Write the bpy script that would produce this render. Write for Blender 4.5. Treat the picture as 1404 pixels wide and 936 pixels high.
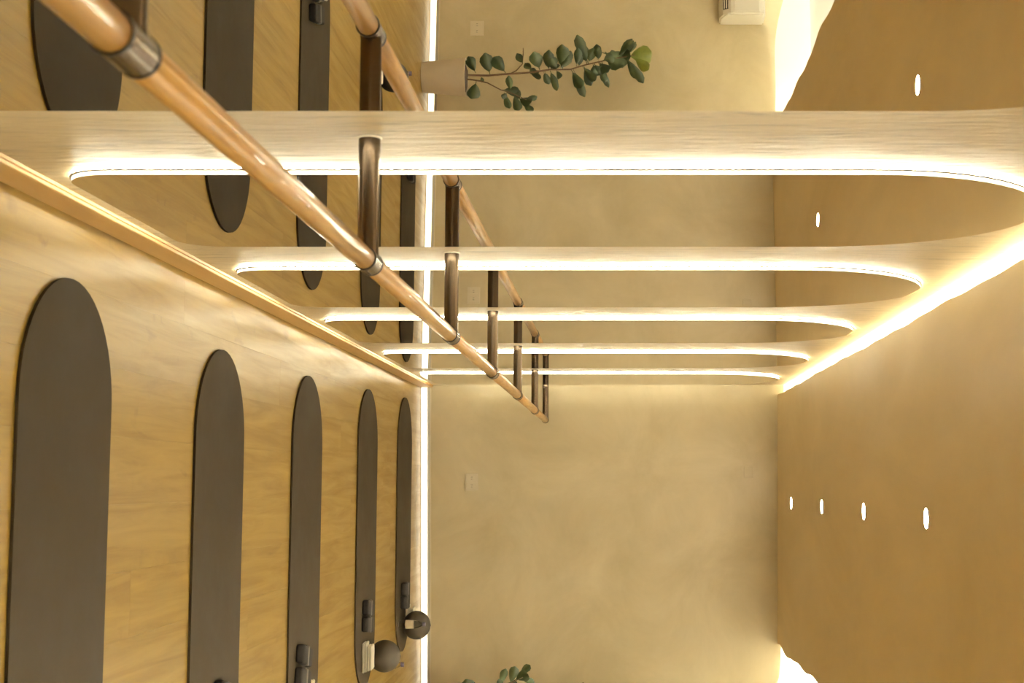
import bpy, bmesh, math, random
from mathutils import Vector, Matrix
random.seed(7)
S = bpy.context.scene
for o in list(bpy.data.objects): bpy.data.objects.remove(o)
COL = S.collection

# ------------------------------------------------------------------ camera
TH = 0.0958                         # camera turned a little left of the mirror wall's direction
CX, HC = 0.683, 1.40
FW = Vector((-math.sin(TH), math.cos(TH), 0)); RT = Vector((math.cos(TH), math.sin(TH), 0))
cam = bpy.data.cameras.new('camera'); co = bpy.data.objects.new('camera', cam); COL.objects.link(co)
m = Matrix.Identity(4)
for i in range(3):
    m[i][0] = (0, 0, 1)[i]; m[i][1] = -RT[i]; m[i][2] = -FW[i]     # photograph taken with the camera on its side
m.translation = (CX, 0, HC)
co.matrix_world = m
cam.sensor_fit = 'HORIZONTAL'; cam.sensor_width = 36; cam.lens = 36*2025.0/1404
cam.shift_x = -143.45/1404; cam.shift_y = 0
cam.clip_start = 0.05
cam.dof.use_dof = True; cam.dof.focus_distance = 7.0; cam.dof.aperture_fstop = 8
S.camera = co
# ------------------------------------------------------------------ world, exposure
w = bpy.data.worlds.new('world'); S.world = w; w.use_nodes = True
w.node_tree.nodes['Background'].inputs[0].default_value = (1, .85, .62, 1)
w.node_tree.nodes['Background'].inputs[1].default_value = 0.02
S.view_settings.view_transform = 'Standard'; S.view_settings.look = 'None'
S.view_settings.gamma = 1; S.view_settings.use_curve_mapping = False
S.view_settings.exposure = 0.25
# light sources of the room (strength of each glowing surface)
LED = (1.0, .955, .71)
E_BACK, E_RIM, E_COVE_L, E_COVE_R, E_SKIRT, E_DOWN = 84, 5, 30, 3000, 2.2, 420

# ------------------------------------------------------------------ materials
def mat(name): 
    M = bpy.data.materials.new(name); M.use_nodes = True
    return M, M.node_tree.nodes, M.node_tree.links, M.node_tree.nodes['Principled BSDF']
def simple(name, col, rough=.5, metal=0, **kw):
    M, N, L, B = mat(name)
    B.inputs['Base Color'].default_value = (*col, 1); B.inputs['Roughness'].default_value = rough
    B.inputs['Metallic'].default_value = metal
    for k, v in kw.items(): B.inputs[k].default_value = v
    return M
def emis(name, strength, col=LED):
    M, N, L, B = mat(name)
    B.inputs['Base Color'].default_value = (.8, .78, .7, 1)
    B.inputs['Emission Color'].default_value = (*col, 1); B.inputs['Emission Strength'].default_value = strength
    return M
def noise(N, L, scale, detail=4, rough=.55, vscale=(1, 1, 1), coord='Object', dist=0):
    tc = N.new('ShaderNodeTexCoord'); mp = N.new('ShaderNodeMapping'); mp.inputs['Scale'].default_value = vscale
    n = N.new('ShaderNodeTexNoise'); n.inputs['Scale'].default_value = scale; n.inputs['Detail'].default_value = detail
    n.inputs['Roughness'].default_value = rough; n.inputs['Distortion'].default_value = dist
    L.new(tc.outputs[coord], mp.inputs[0]); L.new(mp.outputs[0], n.inputs['Vector'])
    return n
def ramp(N, L, src, stops):
    r = N.new('ShaderNodeValToRGB'); L.new(src, r.inputs[0])
    e = r.color_ramp.elements
    while len(e) < len(stops): e.new(.5)
    for q, (p, c) in zip(e, stops): q.position = p; q.color = (*c, 1) if len(c) == 3 else c
    return r
def g(v): return (v, v, v)
def plaster(name, c0, c1, rough=(.38, .55), vs=(1, 1, 1), fine=40, bump=.15, vsf=(1, 1, 1), spec=.5, fdist=.004, streak=0):
    M, N, L, B = mat(name)
    n = noise(N, L, 1.7, 5, .62, vs, dist=.6)
    r = ramp(N, L, n.outputs[0], [(.32, c0), (.68, c1)])
    L.new(r.outputs[0], B.inputs['Base Color'])
    if streak:      # trowel marks running up the wall
        ns = noise(N, L, 16, 6, .7, (2.6, 2.6, .3), dist=.5); rs = ramp(N, L, ns.outputs[0], [(.36, g(1-streak*1.8)), (.46, g(1)), (.62, g(1)), (.7, g(1-streak*.5))])
        mx = N.new('ShaderNodeMix'); mx.data_type = 'RGBA'; mx.blend_type = 'MULTIPLY'; mx.inputs[0].default_value = 1
        L.new(r.outputs[0], mx.inputs['A']); L.new(rs.outputs[0], mx.inputs['B']); L.new(mx.outputs['Result'], B.inputs['Base Color'])
    n2 = noise(N, L, 2.3, 4, .6, vs, dist=.3)
    rr = ramp(N, L, n2.outputs[0], [(.35, g(rough[0])), (.65, g(rough[1]))]); L.new(rr.outputs[0], B.inputs['Roughness'])
    n3 = noise(N, L, fine, 5, .6, vsf, dist=.4)
    b = N.new('ShaderNodeBump'); b.inputs['Strength'].default_value = bump; b.inputs['Distance'].default_value = fdist
    L.new(n3.outputs[0], b.inputs['Height']); L.new(b.outputs[0], B.inputs['Normal'])
    B.inputs['Specular IOR Level'].default_value = spec
    return M
M_wall = plaster('plaster_far', (.52, .435, .27), (.65, .56, .38), (.36, .5), fine=30, bump=.06)
M_pier = plaster('plaster_mirror_wall', (.58, .475, .315), (.66, .55, .38), (.42, .55), fine=14, bump=1.0, vsf=(3.2, 3.2, .45), fdist=.010, streak=.16)
M_ceil = plaster('plaster_ceiling', (.70, .565, .335), (.79, .645, .40), (.5, .65), vs=(1, .35, 1), fine=9, bump=.12, vsf=(1, .25, 1), spec=.3)
M_pale = plaster('plaster_pale', (.66, .60, .49), (.72, .66, .55), (.5, .6), fine=30, bump=.06)
M_white = simple('white_cove_paint', (.86, .855, .82), .6)
def woodmat(name, c, rough, axis, gscale=1.0, contrast=1.0, coat=0):
    # grain runs along `axis`
    M, N, L, B = mat(name)
    vs = [9.0, 9.0, 9.0]; vs[axis] = .55
    tc = N.new('ShaderNodeTexCoord'); oi = N.new('ShaderNodeObjectInfo')
    mu = N.new('ShaderNodeMath'); mu.operation = 'MULTIPLY'; mu.inputs[1].default_value = 37.0
    L.new(oi.outputs['Random'], mu.inputs[0])
    ad = N.new('ShaderNodeVectorMath'); ad.operation = 'ADD'
    L.new(tc.outputs['Object'], ad.inputs[0]); L.new(mu.outputs[0], ad.inputs[1])
    mp = N.new('ShaderNodeMapping'); mp.inputs['Scale'].default_value = vs; L.new(ad.outputs[0], mp.inputs[0])
    n = N.new('ShaderNodeTexNoise'); n.inputs['Scale'].default_value = 1.4*gscale; n.inputs['Detail'].default_value = 7
    n.inputs['Roughness'].default_value = .62; n.inputs['Distortion'].default_value = .8
    L.new(mp.outputs[0], n.inputs['Vector'])
    k = .17*contrast
    r = ramp(N, L, n.outputs[0], [(.3, tuple(x*(1-k*(1.0+.25*i)) for i, x in enumerate(c))), (.55, c), (.75, tuple(x*(1+k*.6) for x in c))])
    mix = N.new('ShaderNodeMix'); mix.data_type = 'RGBA'; mix.blend_type = 'MULTIPLY'; mix.inputs[0].default_value = 1
    rv = ramp(N, L, oi.outputs['Random'], [(0, (.95, .945, .93)), (1, (1.0, 1.0, 1.0))])
    L.new(r.outputs[0], mix.inputs['A']); L.new(rv.outputs[0], mix.inputs['B'])
    # sparse darker knots
    kn = N.new('ShaderNodeTexNoise'); kn.inputs['Scale'].default_value = 1.0; kn.inputs['Detail'].default_value = 3; kn.inputs['Distortion'].default_value = 2.0
    mp2 = N.new('ShaderNodeMapping'); v2 = [7.0, 7.0, 7.0]; v2[axis] = 2.6; mp2.inputs['Scale'].default_value = v2
    L.new(ad.outputs[0], mp2.inputs[0]); L.new(mp2.outputs[0], kn.inputs['Vector'])
    kr = ramp(N, L, kn.outputs[0], [(.66, g(1)), (.78, (.72, .66, .58))])
    mx = N.new('ShaderNodeMix'); mx.data_type = 'RGBA'; mx.blend_type = 'MULTIPLY'; mx.inputs[0].default_value = 1 if contrast > .5 else .3
    L.new(mix.outputs['Result'], mx.inputs['A']); L.new(kr.outputs[0], mx.inputs['B'])
    L.new(mx.outputs['Result'], B.inputs['Base Color'])
    rr = ramp(N, L, n.outputs[0], [(.3, g(rough+.06)), (.7, g(rough-.04))]); L.new(rr.outputs[0], B.inputs['Roughness'])
    b = N.new('ShaderNodeBump'); b.inputs['Strength'].default_value = .12; b.inputs['Distance'].default_value = .001
    L.new(n.outputs[0], b.inputs['Height']); L.new(b.outputs[0], B.inputs['Normal'])
    if 'floor' in name: B.inputs['Specular IOR Level'].default_value = .26
    if coat: B.inputs['Coat Weight'].default_value = coat; B.inputs['Coat Roughness'].default_value = .08
    return M
M_floor = woodmat("oak_floor", (.27, .170, .034), .33, 1, 1.4, 1.4)
M_base = woodmat('oak_baseboard', (.56, .35, .14), .5, 1, .8, .4)
M_rail = woodmat('varnished_rail_wood', (.58, .32, .085), .42, 1, 4.5, 1.6, coat=.55)
M_joint = simple('floor_joint', (.25, .16, .07), .8)
M_mirror = simple('mirror_silver', (.93, .92, .885), .0, 1)
M_led = emis('led_back', E_BACK); M_rim = emis('led_rim', E_RIM)
M_cl = emis('led_cove_left', E_COVE_L); M_cr = emis('led_cove_right', E_COVE_R, (1, .97, .78))
M_sk = emis('led_skirting', E_SKIRT, (1, .87, .62)); M_dn = emis('downlight', E_DOWN, (1, .9, .72))
M_gask = simple('bronze_frame', (.10, .062, .028), .6, 0)
M_bronze = simple('bronze_metal', (.105, .078, .056), .24, 1)
M_dark = simple('dark_rubber', (.03, .022, .016), .5)
M_alu = simple('aluminium', (.55, .53, .48), .4, .8)
M_cream = simple('cream_plastic', (.68, .60, .46), .4)
M_acw = simple('white_plastic', (.78, .75, .68), .35)
M_ball = plaster('ball_rubber', (.045, .034, .022), (.056, .043, .029), (.6, .66), fine=260, bump=.1, fdist=.001, spec=.15)
M_tow = plaster('towel_cotton', (.72, .67, .55), (.80, .75, .64), (.9, .95), fine=150, bump=.5, spec=.1)
M_wt = plaster('neoprene', (.014, .011, .009), (.02, .016, .013), (.8, .9), fine=120, bump=.3, spec=.1)
M_strap = simple('grey_webbing', (.10, .085, .07), .7)
M_soil = plaster('soil', (.045, .028, .016), (.09, .055, .03), (.9, .95), fine=60, bump=.9, fdist=.01)
M_pot = plaster('concrete_pot', (.52, .43, .32), (.60, .51, .39), (.7, .8), fine=60, bump=.3)
M_bark = simple('bark', (.13, .075, .04), .8)
def leafmat(name, c):
    M, N, L, B = mat(name)
    n = noise(N, L, 18, 3); r = ramp(N, L, n.outputs[0], [(.3, tuple(x*.75 for x in c)), (.7, tuple(x*1.2 for x in c))])
    L.new(r.outputs[0], B.inputs['Base Color']); B.inputs['Roughness'].default_value = .42
    return M
M_leafd = leafmat('leaf_dark', (.032, .05, .017)); M_leafm = leafmat('leaf_mid', (.055, .08, .03)); M_leafl = leafmat('leaf_young', (.17, .20, .03))
def matmat():
    M, N, L, B = mat('taupe_mat')
    n = noise(N, L, 2.5, 5, .6, (1, 1, 1), dist=.5)
    r = ramp(N, L, n.outputs[0], [(.3, (.023, .0155, .008)), (.7, (.030, .0205, .0105))]); L.new(r.outputs[0], B.inputs['Base Color'])
    rr = ramp(N, L, n.outputs[0], [(.35, g(.58)), (.65, g(.7))]); L.new(rr.outputs[0], B.inputs['Roughness'])
    B.inputs['Specular IOR Level'].default_value = .05
    n2 = noise(N, L, 5, 3, .5); b = N.new('ShaderNodeBump'); b.inputs['Strength'].default_value = .25; b.inputs['Distance'].default_value = .006
    L.new(n2.outputs[0], b.inputs['Height']); L.new(b.outputs[0], B.inputs['Normal'])
    return M
M_mat = matmat()
def glassmat():
    M, N, L, B = mat('clear_plastic')
    B.inputs['Transmission Weight'].default_value = 1; B.inputs['Roughness'].default_value = .03; B.inputs['IOR'].default_value = 1.33
    return M
M_glass = glassmat()

# ------------------------------------------------------------------ helpers
def link(name, me, m=None, parent=None, smooth=False):
    o = bpy.data.objects.new(name, me); COL.objects.link(o)
    if m and not me.materials: me.materials.append(m)
    if parent: o.parent = parent
    if smooth:
        for p in me.polygons: p.use_smooth = True
    return o
def tomesh(bm, name):
    bmesh.ops.recalc_face_normals(bm, faces=bm.faces)
    me = bpy.data.meshes.new(name); bm.to_mesh(me); bm.free(); return me
def obj(name, bm, m, parent=None, smooth=False, auto=None):
    me = tomesh(bm, name); o = link(name, me, m, parent, smooth)
    if auto is not None:
        for p in me.polygons: p.use_smooth = True
        me.set_sharp_from_angle(angle=math.radians(auto))
    return o
def tag(o, label=None, cat=None, group=None, kind=None):
    if label: o['label'] = label
    if cat: o['category'] = cat
    if group: o['group'] = group
    if kind: o['kind'] = kind
    return o
def empty(name, loc, rz=0, **k):
    o = bpy.data.objects.new(name, None); COL.objects.link(o); o.location = loc; o.rotation_euler = (0, 0, rz)
    o.empty_display_size = .05
    return tag(o, **k)
def box(bm, a, b, bev=0, seg=2, M=None):
    r = bmesh.ops.create_cube(bm, size=1); vs = r['verts']
    for v in vs:
        v.co = Vector([(a[i]+b[i])/2 + v.co[i]*(b[i]-a[i]) for i in range(3)])
    if bev:
        es = list({e for v in vs for e in v.link_edges})
        rb = bmesh.ops.bevel(bm, geom=es, offset=bev, segments=seg, affect='EDGES', profile=.5)
        vs = list({v for f in rb['faces'] for v in f.verts} | {v for v in vs if v.is_valid})
    if M is not None:
        for v in vs: v.co = M @ v.co
    return vs
def prism(bm, pts, f0, f1):
    """closed outline pts, mapped to 3-D by f0(p) and f1(p)"""
    A = [bm.verts.new(f0(p)) for p in pts]; B = [bm.verts.new(f1(p)) for p in pts]; n = len(pts)
    fa = bm.faces.new(A); fb = bm.faces.new(B[::-1])
    for i in range(n): bm.faces.new((A[i], B[i], B[(i+1) % n], A[(i+1) % n]))
    return fa, fb
def lathe(bm, prof, n=32, M=Matrix.Identity(4), cap0=True, cap1=True):
    rings = []
    for r, z in prof:
        rings.append([bm.verts.new(M @ Vector((r*math.cos(2*math.pi*k/n), r*math.sin(2*math.pi*k/n), z))) for k in range(n)])
    for a, b in zip(rings, rings[1:]):
        for k in range(n): bm.faces.new((a[k], a[(k+1) % n], b[(k+1) % n], b[k]))
    if cap0: bm.faces.new(rings[0][::-1])
    if cap1: bm.faces.new(rings[-1])
def tube(bm, pts, rad, n=8):
    pts = [Vector(p) for p in pts]; rings = []
    for i, p in enumerate(pts):
        d = (pts[min(i+1, len(pts)-1)] - pts[max(i-1, 0)]).normalized()
        u = d.cross(Vector((.31, .9, .2))).normalized(); v = d.cross(u)
        r = rad[i] if isinstance(rad, (list, tuple)) else rad
        rings.append([bm.verts.new(p + (u*math.cos(2*math.pi*k/n)+v*math.sin(2*math.pi*k/n))*r) for k in range(n)])
    for a, b in zip(rings, rings[1:]):
        for k in range(n): bm.faces.new((a[k], a[(k+1) % n], b[(k+1) % n], b[k]))
    bm.faces.new(rings[0][::-1]); bm.faces.new(rings[-1])
ALX = Matrix(((0, 0, 1, 0), (1, 0, 0, 0), (0, 1, 0, 0), (0, 0, 0, 1)))   # lathe axis z -> world x
ALY = Matrix(((0, 1, 0, 0), (0, 0, 1, 0), (1, 0, 0, 0), (0, 0, 0, 1)))   # lathe axis z -> world y

XW = -0.018                 # plaster face of the mirror wall (mirror faces are at x = 0)
X1, Y0, H = 4.2, -2.6, 2.55
W0 = Vector((.358, 10.578, 0)); WD = Vector((math.cos(TH), math.sin(TH), 0)); WN = Vector((-math.sin(TH), math.cos(TH), 0))
def far(t, d=0, z=0):       # t along the end wall from the mirror-wall corner, d into the wall
    p = W0 + WD*(t-.378) + WN*d; return Vector((p.x, p.y, z))
T1 = 4.35

# ------------------------------------------------------------------ the setting
bm = bmesh.new(); pts = [(XW-.1, Y0-.1), (X1+.1, Y0-.1), (X1+.1, 11.2), (XW-.1, 11.2)]
prism(bm, pts, lambda p: (p[0], p[1], -.12), lambda p: (p[0], p[1], -.016))
floor = tag(obj('floor', bm, M_joint), kind='structure')
PW, PL = .19, 2.45
ncol = int((X1-XW)/PW)+1
for c in range(ncol):
    x0 = XW + c*PW; x1 = min(x0+PW, X1)
    y = Y0 - ((c*1.07) % PL)
    while y < 11.0:
        a, b = max(y, Y0), min(y+PL, 11.0)
        if b-a > .05:
            bm = bmesh.new(); gp = .0001
            box(bm, (x0+gp-(x0+x1)/2, a+gp-(a+b)/2, -.016), (x1-gp-(x0+x1)/2, b-gp-(a+b)/2, 0), .0003, 1)
            o = obj('plank', bm, M_floor, floor); o.location = ((x0+x1)/2, (a+b)/2, 0)
        y += PL
# mirror wall
bm = bmesh.new(); box(bm, (XW-.1, Y0-.1, -.02), (XW, 10.75, 3.0)); tag(obj('wall_left', bm, M_pier), kind='structure')
# oak baseboard with a bright top bead
bb = bmesh.new(); pr_ = [(XW, 0), (.0, 0), (.0, .082), (-.0015, .085), (-.007, .086), (-.008, .083), (-.010, .083), (-.0112, .088), (XW, .089)]
prism(bb, pr_, lambda p: (p[0], Y0, p[1]), lambda p: (p[0], 10.54, p[1]))
tag(obj('baseboard_left', bb, M_base), kind='structure')
# end wall: plaster cladding with a free wavy top edge, white wall behind it, recess for the light line at the floor
def wtop(t):
    x = W0.x + (t-.378)*math.cos(TH)
    if x < 1.75: return 2.60
    u = max(0, (x-2.35)/.6)
    return 2.578 + .085*u*u + .004*math.sin(9*x)
ts = [i*T1/60 for i in range(61)]
out = [(t, wtop(t)) for t in ts] + [(T1, .074), (0, .074)]
bm = bmesh.new(); prism(bm, out, lambda p: far(p[0], 0, p[1]), lambda p: far(p[0], .05, p[1]))
tag(obj('wall_far', bm, M_wall), kind='structure')
bm = bmesh.new(); prism(bm, [(-.1, -.02), (T1, -.02), (T1, 3.0), (-.1, 3.0)], lambda p: far(p[0], .06, p[1]), lambda p: far(p[0], .14, p[1]))
tag(obj('wall_far', bm, M_white), kind='structure')
# right and back walls (behind / beside the camera), unseen, made pale to bounce more light
bm = bmesh.new(); box(bm, (X1, Y0-.1, -.02), (X1+.1, 11.2, 3.0)); tag(obj('wall_right', bm, M_pale), kind='structure')
bm = bmesh.new(); box(bm, (XW, Y0-.1, -.02), (X1, Y0, 3.0)); tag(obj('wall_back', bm, M_pale), kind='structure')
# lowered plaster ceiling with free hand-trowelled edges, white ceiling above
XC = 1.825
def eL(y): return .054 + .0025*math.sin(2.1*y+.5) + .002*math.sin(5.7*y) + .0018*math.sin(13*y+1)
def eR(y): return XC + .018*math.sin(6.3*y+.4)*abs(math.sin(2.9*y)) + .012*math.sin(3.1*y+2)
ys = [Y0 + i*(10.56-Y0)/420 for i in range(421)]
def yf(x): return W0.y + (x-W0.x)*math.tan(TH)
L_ = [(eL(y), min(y, yf(eL(y)))) for y in ys]; R_ = [(eR(y), y) for y in ys] + [(XC, yf(XC))]
bm = bmesh.new(); loop = L_ + R_[::-1]
prism(bm, loop, lambda p: (p[0], p[1], H), lambda p: (p[0], p[1], H+.045))
low = obj('ceiling', bm, M_ceil); tag(low, kind='structure')
bm = bmesh.new(); box(bm, (XW-.1, Y0-.1, 2.86), (X1+.1, 11.2, 2.96)); tag(obj('ceiling', bm, M_white), kind='structure')

# ------------------------------------------------------------------ cove and floor light lines
t = empty('cove_light_strip', (.12, 4.0, H+.045), label='light strip hidden in the slot between ceiling and mirror wall', cat='light strip')
bm = bmesh.new(); box(bm, (-.012, -6.5, .0), (.012, 6.45, .006)); obj('mounting_channel', bm, M_alu, t)
bm = bmesh.new(); box(bm, (-.010, -6.5, .006), (.010, 6.45, .014)); obj('glowing_diffuser', bm, M_cl, t)
t = empty('cove_light_strip', (1.70, 4.0, H+.045), label='light strip in the white cove beyond the wavy ceiling edge', cat='light strip')
bm = bmesh.new(); box(bm, (-.012, -6.5, .0), (.012, 6.6, .006)); obj('mounting_channel', bm, M_alu, t)
bm = bmesh.new(); box(bm, (-.010, -6.5, .006), (.010, 6.6, .02)); obj('glowing_diffuser', bm, M_cr, t)
t = empty('skirting_light', far(0, .03, 0), TH, label='bright white light line along the foot of the end wall', cat='light strip')
def sk(prof, name, m_):
    bm = bmesh.new(); prism(bm, prof, lambda p: (.02, p[0], p[1]), lambda p: (T1-.15, p[0], p[1])); return obj(name, bm, m_, t)
sk([(-.031, .0035), (-.030, .046), (.02, .046), (.02, .0035)], 'glowing_diffuser', M_sk)
sk([(-.031, .0005), (-.031, .0035), (.02, .0035), (.02, .0005)], 'lower_channel', M_alu)
sk([(-.030, .046), (-.027, .066), (.02, .066), (.02, .046)], 'upper_channel', M_alu)
sk([(-.033, .066), (-.033, .0735), (.02, .0735), (.02, .066)], 'top_bead', M_cream)

# ------------------------------------------------------------------ arched mirrors
def arch(w2, zb, zc, rc, n=28):
    """outline (y,z): semicircle top of half width w2 centred at zc, flat bottom at zb, corner radius rc"""
    P = []
    for i in range(n+1):
        a = math.pi*i/n; P.append((w2*math.cos(a)+.03*math.sin(a)**3, zc+w2*math.sin(a)))
    for i in range(9):
        a = math.pi + math.pi/2*i/8; P.append((-w2+rc+rc*math.cos(a), zb+rc+rc*math.sin(a)))
    for i in range(9):
        a = 1.5*math.pi + math.pi/2*i/8; P.append((w2-rc+rc*math.cos(a), zb+rc+rc*math.sin(a)))
    return P
def slab(x0, x1, ins, name, m_, parent):
    bm = bmesh.new(); P = arch(.502-ins, .152+ins, 1.975, .115-ins*.5)
    prism(bm, P, lambda p: (x0, p[0], p[1]), lambda p: (x1, p[0], p[1])); return obj(name, bm, m_, parent)
ML = ['arched backlit mirror right beside the camera, out past the frame', 'arched backlit mirror showing the potted plant and the air conditioner',
      'arched backlit mirror just beyond the nearest barre bracket, widest in full view', 'arched backlit mirror third along the wall, between second and third barre brackets',
      'arched backlit mirror fourth along the wall, before the fourth barre bracket', 'arched backlit mirror fifth along the wall, second from the end wall',
      'arched backlit mirror farthest away, beside the end wall corner']
MY = [None, 2.172, 3.737, 5.215, 6.69, 8.275, 9.77]
for i in range(1, 7):
    t = empty('arched_mirror', (0, MY[i], 0), +.0022 if i == 1 else 0, label=ML[i], cat='mirror', group='backlit arched mirrors on the barre wall')
    slab(-.0016, 0, 0, 'mirror_glass', M_mirror, t)
    tag(slab(-.0090, -.0016, .0004, 'light_rim', M_rim, t), 'glowing white rim')
    slab(-.0136, -.0090, -.004, 'frame_edge', M_gask, t)
    tag(slab(XW+.0004, -.0136, .002, 'back_light', M_led, t), 'glowing light tape behind the frame')

# ------------------------------------------------------------------ ballet barre
BX, BZ, BR = .236, .897, .0215
BY = [1.475, 2.955, 4.462, 5.965, 7.49, 9.07, 10.44]
t = empty('ballet_barre', (BX, 0, BZ), label='long round wooden barre rail on bronze brackets along the mirrors', cat='barre')
for a, b in zip([-.4]+BY, BY+[None]):
    if b is None: continue
    bm = bmesh.new(); lathe(bm, [(BR*.96, a+.03), (BR, a+.032), (BR, b-.037), (BR*.96, b-.035)], 40, ALY); obj('rail', bm, M_rail, t, auto=40)
for k, y in enumerate(BY):
    bm = bmesh.new(); e = .028 if k == 6 else .042
    lathe(bm, [(.020, y-.042), (.0236, y-.042), (.0236, y+e), (.020, y+e)], 40, ALY); s = obj('sleeve', bm, M_bronze, t, auto=40)
    for q in (y-.0435, y+e):
        if k == 6 and q > y: continue
        bm = bmesh.new(); lathe(bm, [(.0205, q-.0015), (.0246, q-.0015), (.0246, q+.003), (.0205, q+.003)], 40, ALY); obj('rubber_ring', bm, M_dark, s, auto=40)
    bm = bmesh.new(); Mx = Matrix.Translation((0, y, 0)) @ ALX
    L0 = XW - BX + .0005
    lathe(bm, [(.0222, L0+.003), (.0222, L0+.03), (.0216, L0+.034), (.0216, -.018), (.0225, -.012), (.0225, -.004)], 36, Mx); br = obj('bracket', bm, M_bronze, t, auto=50)
    bm = bmesh.new(); lathe(bm, [(.025, L0), (.025, L0+.002), (.0242, L0+.003), (.02, L0+.003)], 36, Mx); obj('wall_flange', bm, M_cream, br, auto=40)
    bm = bmesh.new(); lathe(bm, [(.0017, 0), (.0017, .0012), (.0008, .0016)], 10, Matrix.Translation((L0+.045, y, .0212))); obj('set_screw', bm, M_alu, br)

# ------------------------------------------------------------------ floor mats
def stadium(x0, x1, hw, n=24):
    P = []
    for i in range(n+1):
        a = math.pi/2 + math.pi*i/n; P.append((x0+hw+hw*math.cos(a), hw*math.sin(a)))
    for i in range(n+1):
        a = -math.pi/2 + math.pi*i/n; P.append((x1-hw+hw*math.cos(a), hw*math.sin(a)))
    return P
def make_mat(ln):
    bm = bmesh.new(); P = stadium(0, ln, .317)
    fa, fb = prism(bm, P, lambda p: (p[0], p[1], .0006), lambda p: (p[0], p[1], .009))
    es = [e for f in (fa, fb) for e in f.edges]
    bmesh.ops.bevel(bm, geom=es, offset=.002, segments=2, affect='EDGES')
    return tomesh(bm, 'floor_mat')
mat_me = make_mat(1.65)
MATS = [(.162, 3.75), (.212, 5.21), (.198, 6.68), (.155, 8.30), (.118, 9.745)]
LBL = ['taupe exercise mat with rounded ends, nearest the camera and empty in view', 'taupe rounded exercise mat, second from the camera',
       'taupe rounded exercise mat in the middle of the row, under black ankle weights', 'taupe rounded exercise mat, second from the end wall, under ball and towel',
       'taupe rounded exercise mat beside the end wall light line, under ball and bottle']
for (x, y), l in zip(MATS, LBL):
    o = link('exercise_mat', mat_me, M_mat); o.location = (x, y, 0)
    for p in mat_me.polygons: p.use_smooth = True
    tag(o, l, 'mat', 'exercise mats in a row')
mat_me.set_sharp_from_angle(angle=math.radians(35))
ZM = .0093

# ------------------------------------------------------------------ things on the mats
def weight_meshes():
    pads = []
    bm = bmesh.new()
    for k in range(2):
        vs = box(bm, (-.041, -.098+k*.1, 0), (.041, -.004+k*.1, .036), .011, 3)
    pad = tomesh(bm, 'pad')
    bm = bmesh.new(); box(bm, (-.0425, -.012, .004), (.0425, .014, .0372), .003, 1); strap = tomesh(bm, 'strap')
    bm = bmesh.new()
    box(bm, (-.045, -.018, .014), (-.0425, .018, .030), .001, 1); buck = tomesh(bm, 'buckle')
    return pad, strap, buck
pad_me, strap_me, buck_me = weight_meshes()
for me, mm in ((pad_me, M_wt), (strap_me, M_strap), (buck_me, M_dark)):
    me.materials.append(mm)
    for p in me.polygons: p.use_smooth = True
    me.set_sharp_from_angle(angle=math.radians(50))
def ankle_weight(x, y, rz, label):
    t = empty('ankle_weight', (x, y, ZM), rz, label=label, cat='weight', group='black ankle weights on the mats')
    link('pad', pad_me, None, t); s = link('strap', strap_me, None, t); link('buckle', buck_me, None, s)
def towel(x, y, rz, label, dims=(.165, .09)):
    t = empty('folded_towel', (x, y, ZM), rz, label=label, cat='towel', group='folded cream towels')
    rnd = random.Random(x+y)
    for k in range(4):
        bm = bmesh.new(); z = k*.0135; j = rnd.uniform(-.006, .006); e = .0 if k < 2 else .022
        box(bm, (-dims[0]/2+e+j, -dims[1]/2+j*.6, z), (dims[0]/2-.004*k+j*.5, dims[1]/2-j, z+.0134), .006, 3)
        bmesh.ops.subdivide_edges(bm, edges=[q for q in bm.edges if q.calc_length() > .05], cuts=5, use_grid_fill=True)
        for v in bm.verts: v.co.z += .0007*math.sin(60*v.co.x+k)+.0006*math.sin(75*v.co.y+2*k); v.co.z = max(v.co.z, z*.99)
        obj('towel_fold', bm, M_tow, t, smooth=True)
def ball(x, y, r, label, m_=None):
    t = empty('exercise_ball', (x, y, ZM), random.uniform(0, 3), label=label, cat='ball', group='brown exercise balls')
    bm = bmesh.new(); bmesh.ops.create_uvsphere(bm, u_segments=40, v_segments=24, radius=r)
    for v in bm.verts:
        v.co.z = (v.co.z*.975 + r*.975)
        if v.co.z < .006: v.co.z = .0
    obj('ball_skin', bm, M_ball, t, smooth=True)
    bm = bmesh.new(); lathe(bm, [(.008, 0), (.008, .0015), (.005, .003), (.002, .003)], 14, Matrix.Translation((0, 0, r*1.95-.001))); obj('valve', bm, M_dark, t)
def bottle(x, y, label, lab=True):
    t = empty('water_bottle', (x, y, ZM), 0, label=label, cat='bottle', group='small clear water bottles')
    bm = bmesh.new(); lathe(bm, [(.018, .0), (.0255, .003), (.0265, .012), (.0265, .045), (.0255, .05), (.0265, .055), (.0265, .11), (.024, .126), (.014, .146), (.0115, .15), (.0115, .162)], 28); obj('bottle_body', bm, M_glass, t, auto=60)
    if lab:
        bm = bmesh.new(); lathe(bm, [(.0268, .048), (.0272, .048), (.0272, .098), (.0268, .098)], 28, cap0=False, cap1=False); tag(obj('bottle_label', bm, M_cream, t, auto=40), 'plain cream label')
    bm = bmesh.new(); lathe(bm, [(.0135, .154), (.014, .155), (.014, .171), (.0125, .173)], 24); tag(obj('bottle_cap', bm, simple('cap_plastic', (.12, .10, .16), .4), t, auto=40), 'dark violet cap')
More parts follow.
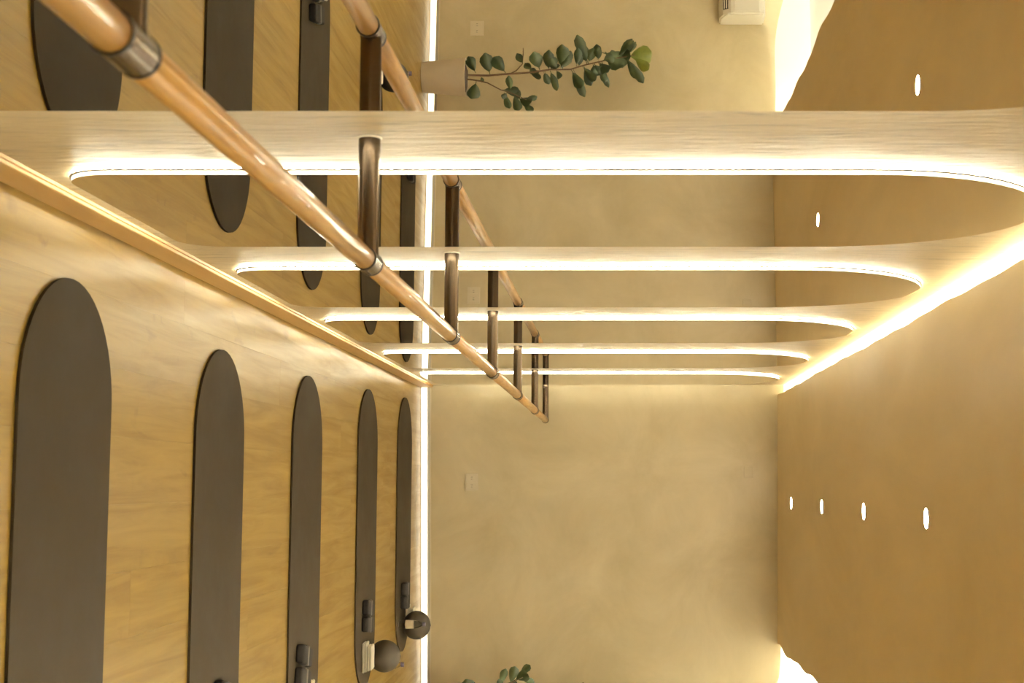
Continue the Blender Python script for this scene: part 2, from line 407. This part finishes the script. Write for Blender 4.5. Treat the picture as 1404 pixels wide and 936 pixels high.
# (x, y, angle)
ankle_weight(1.42, 5.27, -.25, 'black ankle weight on the second mat, only its tip in the frame')
ankle_weight(1.437, 6.60, -.22, 'black ankle weight on the middle mat, closer to the mirrors')
ankle_weight(1.533, 6.578, -.22, 'black ankle weight on the middle mat, farther from the mirrors')
ankle_weight(1.367, 8.275, -.1, 'black ankle weight on the mat with towel and ball, on the mirror side')
ankle_weight(1.458, 8.262, -.1, 'black ankle weight next to the cream towel in front of the ball')
ankle_weight(1.365, 9.72, -.05, 'black ankle weight on the farthest mat, on the mirror side')
ankle_weight(1.450, 9.71, -.05, 'black ankle weight on the farthest mat, close to the bottle')
towel(1.645, 6.765, .05, 'folded cream towel at the far end of the middle mat, cut by the frame')
towel(1.628, 8.235, .06, 'folded cream towel lying in front of the nearer brown ball')
towel(1.56, 9.90, .1, 'folded cream towel mostly hidden behind the farther brown ball')
ball(1.648, 8.43, .090, 'round brown exercise ball behind the cream towel')
ball(1.600, 9.74, .092, 'round brown exercise ball near the end wall, behind the clear bottle')
bottle(1.575, 9.53, 'clear water bottle with cream label standing before the farther brown ball')
bottle(1.715, 8.60, 'clear water bottle hidden behind the nearer brown ball, cap showing')

# ------------------------------------------------------------------ downlights
dl = [2.69, 4.10, 5.51, 6.90, 8.31, 9.76]
DLL = ['', '', 'recessed round ceiling downlight nearest the camera in view', 'recessed round ceiling downlight second from the camera', 'recessed round ceiling downlight third from the camera', 'recessed round ceiling downlight nearest the end wall']
cut = bmesh.new()
for y, l in zip(dl, DLL):
    if not l: continue
    t = empty('downlight', (.812, y, H-.0035), label=l, cat='ceiling light', group='recessed downlights')
    bm = bmesh.new(); lathe(bm, [(.040, .0035), (.0405, .001), (.037, .0), (.036, .0025)], 32, cap0=False, cap1=False); obj('trim_ring', bm, M_gask, t, smooth=True)
    bm = bmesh.new(); lathe(bm, [(.0365, .0005), (.0365, .0034)], 32); obj('lens', bm, M_dn, t)

# ------------------------------------------------------------------ plates on the end wall
def plate(t_, z, w_, h_, name, label, cat, sockets, m_=M_cream, grp=None):
    o = empty(name, far(t_, -.0005, z), TH, label=label, cat=cat, group=grp)
    bm = bmesh.new(); box(bm, (-w_/2, -.007, -h_/2), (w_/2, 0, h_/2), .002, 2); obj('cover_plate', bm, m_, o)
    for dx in sockets:
        bm = bmesh.new(); box(bm, (dx-.019, -.009, -h_*.36), (dx+.019, -.0068, h_*.36), .001, 1); s = obj('insert', bm, m_, o)
        for q in (-.007, .007):
            bm = bmesh.new(); box(bm, (dx+q-.0012, -.0095, -.006), (dx+q+.0012, -.0088, .006)); obj('slot', bm, M_strap, s)
def t_of_x(x): return (x-W0.x)/math.cos(TH)+.378
plate(t_of_x(.672), .365, .122, .092, 'wall_outlet', 'cream double outlet low on the end wall, seen directly beside the light line', 'outlet', (-.028, .028), grp='wall outlets')
plate(t_of_x(2.67), .355, .115, .100, 'wall_outlet', 'cream outlet beyond the plant, seen only in the nearest mirror', 'outlet', (-.026, .026), grp='wall outlets')
plate(t_of_x(.60), 2.345, .082, .066, 'blank_wall_plate', 'small plaster coloured cover plate high on the end wall', 'wall plate', (), M_wall)

# ------------------------------------------------------------------ air conditioner on the end wall
ac = empty('air_conditioner', far(t_of_x(2.70), -.001, 2.165), TH, label='white wall mounted air conditioner high on the end wall, seen in the nearest mirror', cat='air conditioner')
prof = [(0, 0), (-.10, .0), (-.155, .022), (-.178, .062), (-.192, .075), (-.197, .10), (-.197, .29), (-.18, .325), (-.15, .335), (0, .335)]
bm = bmesh.new(); prism(bm, prof, lambda p: (0, p[0], p[1]), lambda p: (.86, p[0], p[1]))
es = [e for e in bm.edges if abs(e.verts[0].co.x-e.verts[1].co.x) < 1e-6 and (e.verts[0].co.y+e.verts[1].co.y) < -.1]
bmesh.ops.bevel(bm, geom=es, offset=.012, segments=3, affect='EDGES'); obj('casing', bm, M_acw, ac, auto=25)
bm = bmesh.new(); box(bm, (.02, -.202, .102), (.84, -.196, .288), .003, 2); obj('front_panel', bm, M_acw, ac)
bm = bmesh.new(); Ml = Matrix.Translation((.43, -.1665, .042)) @ Matrix.Rotation(math.radians(-60), 4, 'X')
box(bm, (-.38, -.021, -.004), (.38, .021, .002), 0, 1, Ml); obj('air_outlet', bm, M_dark, ac)
for q in (-.009, .009):
    bm = bmesh.new(); box(bm, (-.375, q-.0035, -.004), (.375, q+.0035, .004), .001, 1, Matrix.Translation((.43, -.1695, .0405)) @ Matrix.Rotation(math.radians(-60), 4, 'X') ); obj('louver', bm, M_acw, ac)
bm = bmesh.new(); box(bm, (.11, -.2032, .112), (.15, -.2018, .118)); obj('badge', bm, M_alu, ac)

# ------------------------------------------------------------------ potted plant
PX, PY = 2.192, 10.42
pl = empty('potted_plant', (PX, PY, 0), 0, label='tall thin stemmed leafy plant in a grey concrete pot by the end wall', cat='plant')
bm = bmesh.new(); lathe(bm, [(.09, .0005), (.108, .003), (.111, .02), (.137, .300), (.139, .315), (.136, .318), (.130, .316), (.126, .27), (.10, .26)], 40, cap1=True); obj('pot', bm, M_pot, pl, auto=40)
bm = bmesh.new(); lathe(bm, [(.127, .27), (.1275, .298), (.10, .312), (.05, .322), (.01, .326)], 28); 
for v in bm.verts:
    if v.co.z > .3: v.co.z += .006*math.sin(40*v.co.x)*math.cos(37*v.co.y)
obj('soil', bm, M_soil, pl, smooth=True)
KP = .00541
def q_(u, v, d=0): return Vector(((98-v)*KP, d, .32+(u-644)*KP))       # from the plant's outline as the mirror shows it
bm = bmesh.new(); st = [(636, 95), (651, 94.5), (672, 95), (700, 93.5), (727, 92), (755, 88), (782, 87), (800, 81), (822, 76), (845, 72), (858, 70), (868, 68)]
tube(bm, [q_(u, v, .012*math.sin(i*1.1)) for i, (u, v) in enumerate(st)], [.0085-.0005*i for i in range(len(st))], 8); obj('stem', bm, M_bark, pl, smooth=True)
bm = bmesh.new(); tube(bm, [q_(u, v, -.01*i) for i, (u, v) in enumerate([(638, 100), (652, 102), (662, 104), (672, 107), (690, 117), (705, 122), (724, 131)])], [.0065-.0006*i for i in range(7)], 8); obj('branch', bm, M_bark, pl, smooth=True)
bm = bmesh.new(); tube(bm, [q_(702, 93), q_(710, 89), q_(718, 80), q_(719, 68), q_(719, 58)], [.004, .004, .0035, .003, .002], 6); obj('branch', bm, M_bark, pl, smooth=True)
LV = [(656, 92, 645, 71, 10, 0), (675, 94, 668, 66, 13, 0), (696, 92, 680, 73, 12, 0), (657, 104, 651, 127, 13, 0), (663, 97, 666, 104, 4, 1),
      (719, 80, 711, 66, 7, 0), (731, 88, 721, 77, 7, 1), (741, 88, 733, 65, 12, 1), (757, 88, 756, 65, 12, 0), (771, 88, 772, 55, 13, 1), (768, 88, 780, 68, 10, 0),
      (790, 84, 793, 60, 8, 0), (804, 80, 796, 47, 12, 0), (806, 78, 812, 58, 9, 1), (818, 75, 816, 51, 8, 0), (783, 87, 798, 116, 10, 0), (800, 82, 811, 107, 9, 0),
      (748, 90, 753, 106, 7, 1), (755, 89, 762, 109, 7, 1), (763, 88, 770, 103, 6, 0), (728, 92, 742, 99, 5, 0), (822, 78, 828, 104, 7, 1), (812, 80, 818, 94, 12, 0),
      (828, 64, 852, 83, 17, 1), (832, 70, 848, 63, 12, 0), (845, 72, 863, 45, 8, 0), (858, 70, 889, 63, 19, 2), (866, 70, 887, 89, 10, 2), (856, 72, 872, 99, 9, 0),
      (820, 77, 832, 92, 13, 0), (860, 66, 868, 52, 5, 0), (738, 90, 728, 86, 7, 0), (764, 87, 758, 74, 10, 0), (848, 70, 862, 66, 10, 0), (825, 76, 838, 70, 11, 0),
      (703, 117, 699, 96, 7, 1), (691, 115, 714, 116, 10, 0), (694, 118, 701, 141, 7, 1), (707, 121, 713, 143, 9, 1), (712, 126, 732, 135, 11, 0), (720, 129, 738, 121, 6, 1), (718, 131, 733, 146, 7, 1), (704, 120, 716, 121, 8, 0), (698, 119, 692, 127, 6, 0)]
rnd = random.Random(3)
LV += [(a+rnd.uniform(-4, 4), b+rnd.uniform(-1, 1), c+rnd.uniform(-7, 7), d+rnd.uniform(-7, 7), wd_*.9, km_) for (a, b, c, d, wd_, km_) in LV[7:34:1] if rnd.random() < .75 and km_ < 2]
for n, (u0, v0, u1, v1, wd, km) in enumerate(LV):
    d0 = rnd.uniform(-.015, .015); d1 = rnd.uniform(-.045, .045)
    A, B = q_(u0, v0, d0), q_(u1, v1, d1); ax = B-A; ln = ax.length; ax.normalize()
    side = ax.cross(Vector((rnd.uniform(-.3, .3), 1, rnd.uniform(-.3, .3)))).normalized(); nor = side.cross(ax)
    prof = [(0, .05), (.14, .06), (.3, .5), (.5, .82), (.7, 1.0), (.86, .82), (1.0, .12)]
    bm = bmesh.new(); rows = []
    for s, wv in prof:
        hw = wd*KP*.74*wv
        cur = -.18*ln*(s*s) * (1 if n % 2 else -1)
        c = A + ax*(ln*s) + nor*cur
        rows.append([bm.verts.new(c - side*hw + nor*hw*.45), bm.verts.new(c - side*hw*.5 + nor*hw*.1+nor*.003*math.sin(9*s+n)), bm.verts.new(c), bm.verts.new(c + side*hw*.5 + nor*hw*.1-nor*.003*math.sin(8*s+n)), bm.verts.new(c + side*hw + nor*hw*.45)])
    for a, b in zip(rows, rows[1:]):
        for k in range(4): bm.faces.new((a[k], a[k+1], b[k+1], b[k]))
    o = obj('leaf', bm, (M_leafd, M_leafm, M_leafl)[km], pl, smooth=True)
    if km == 2: o['label'] = 'bright young leaf'
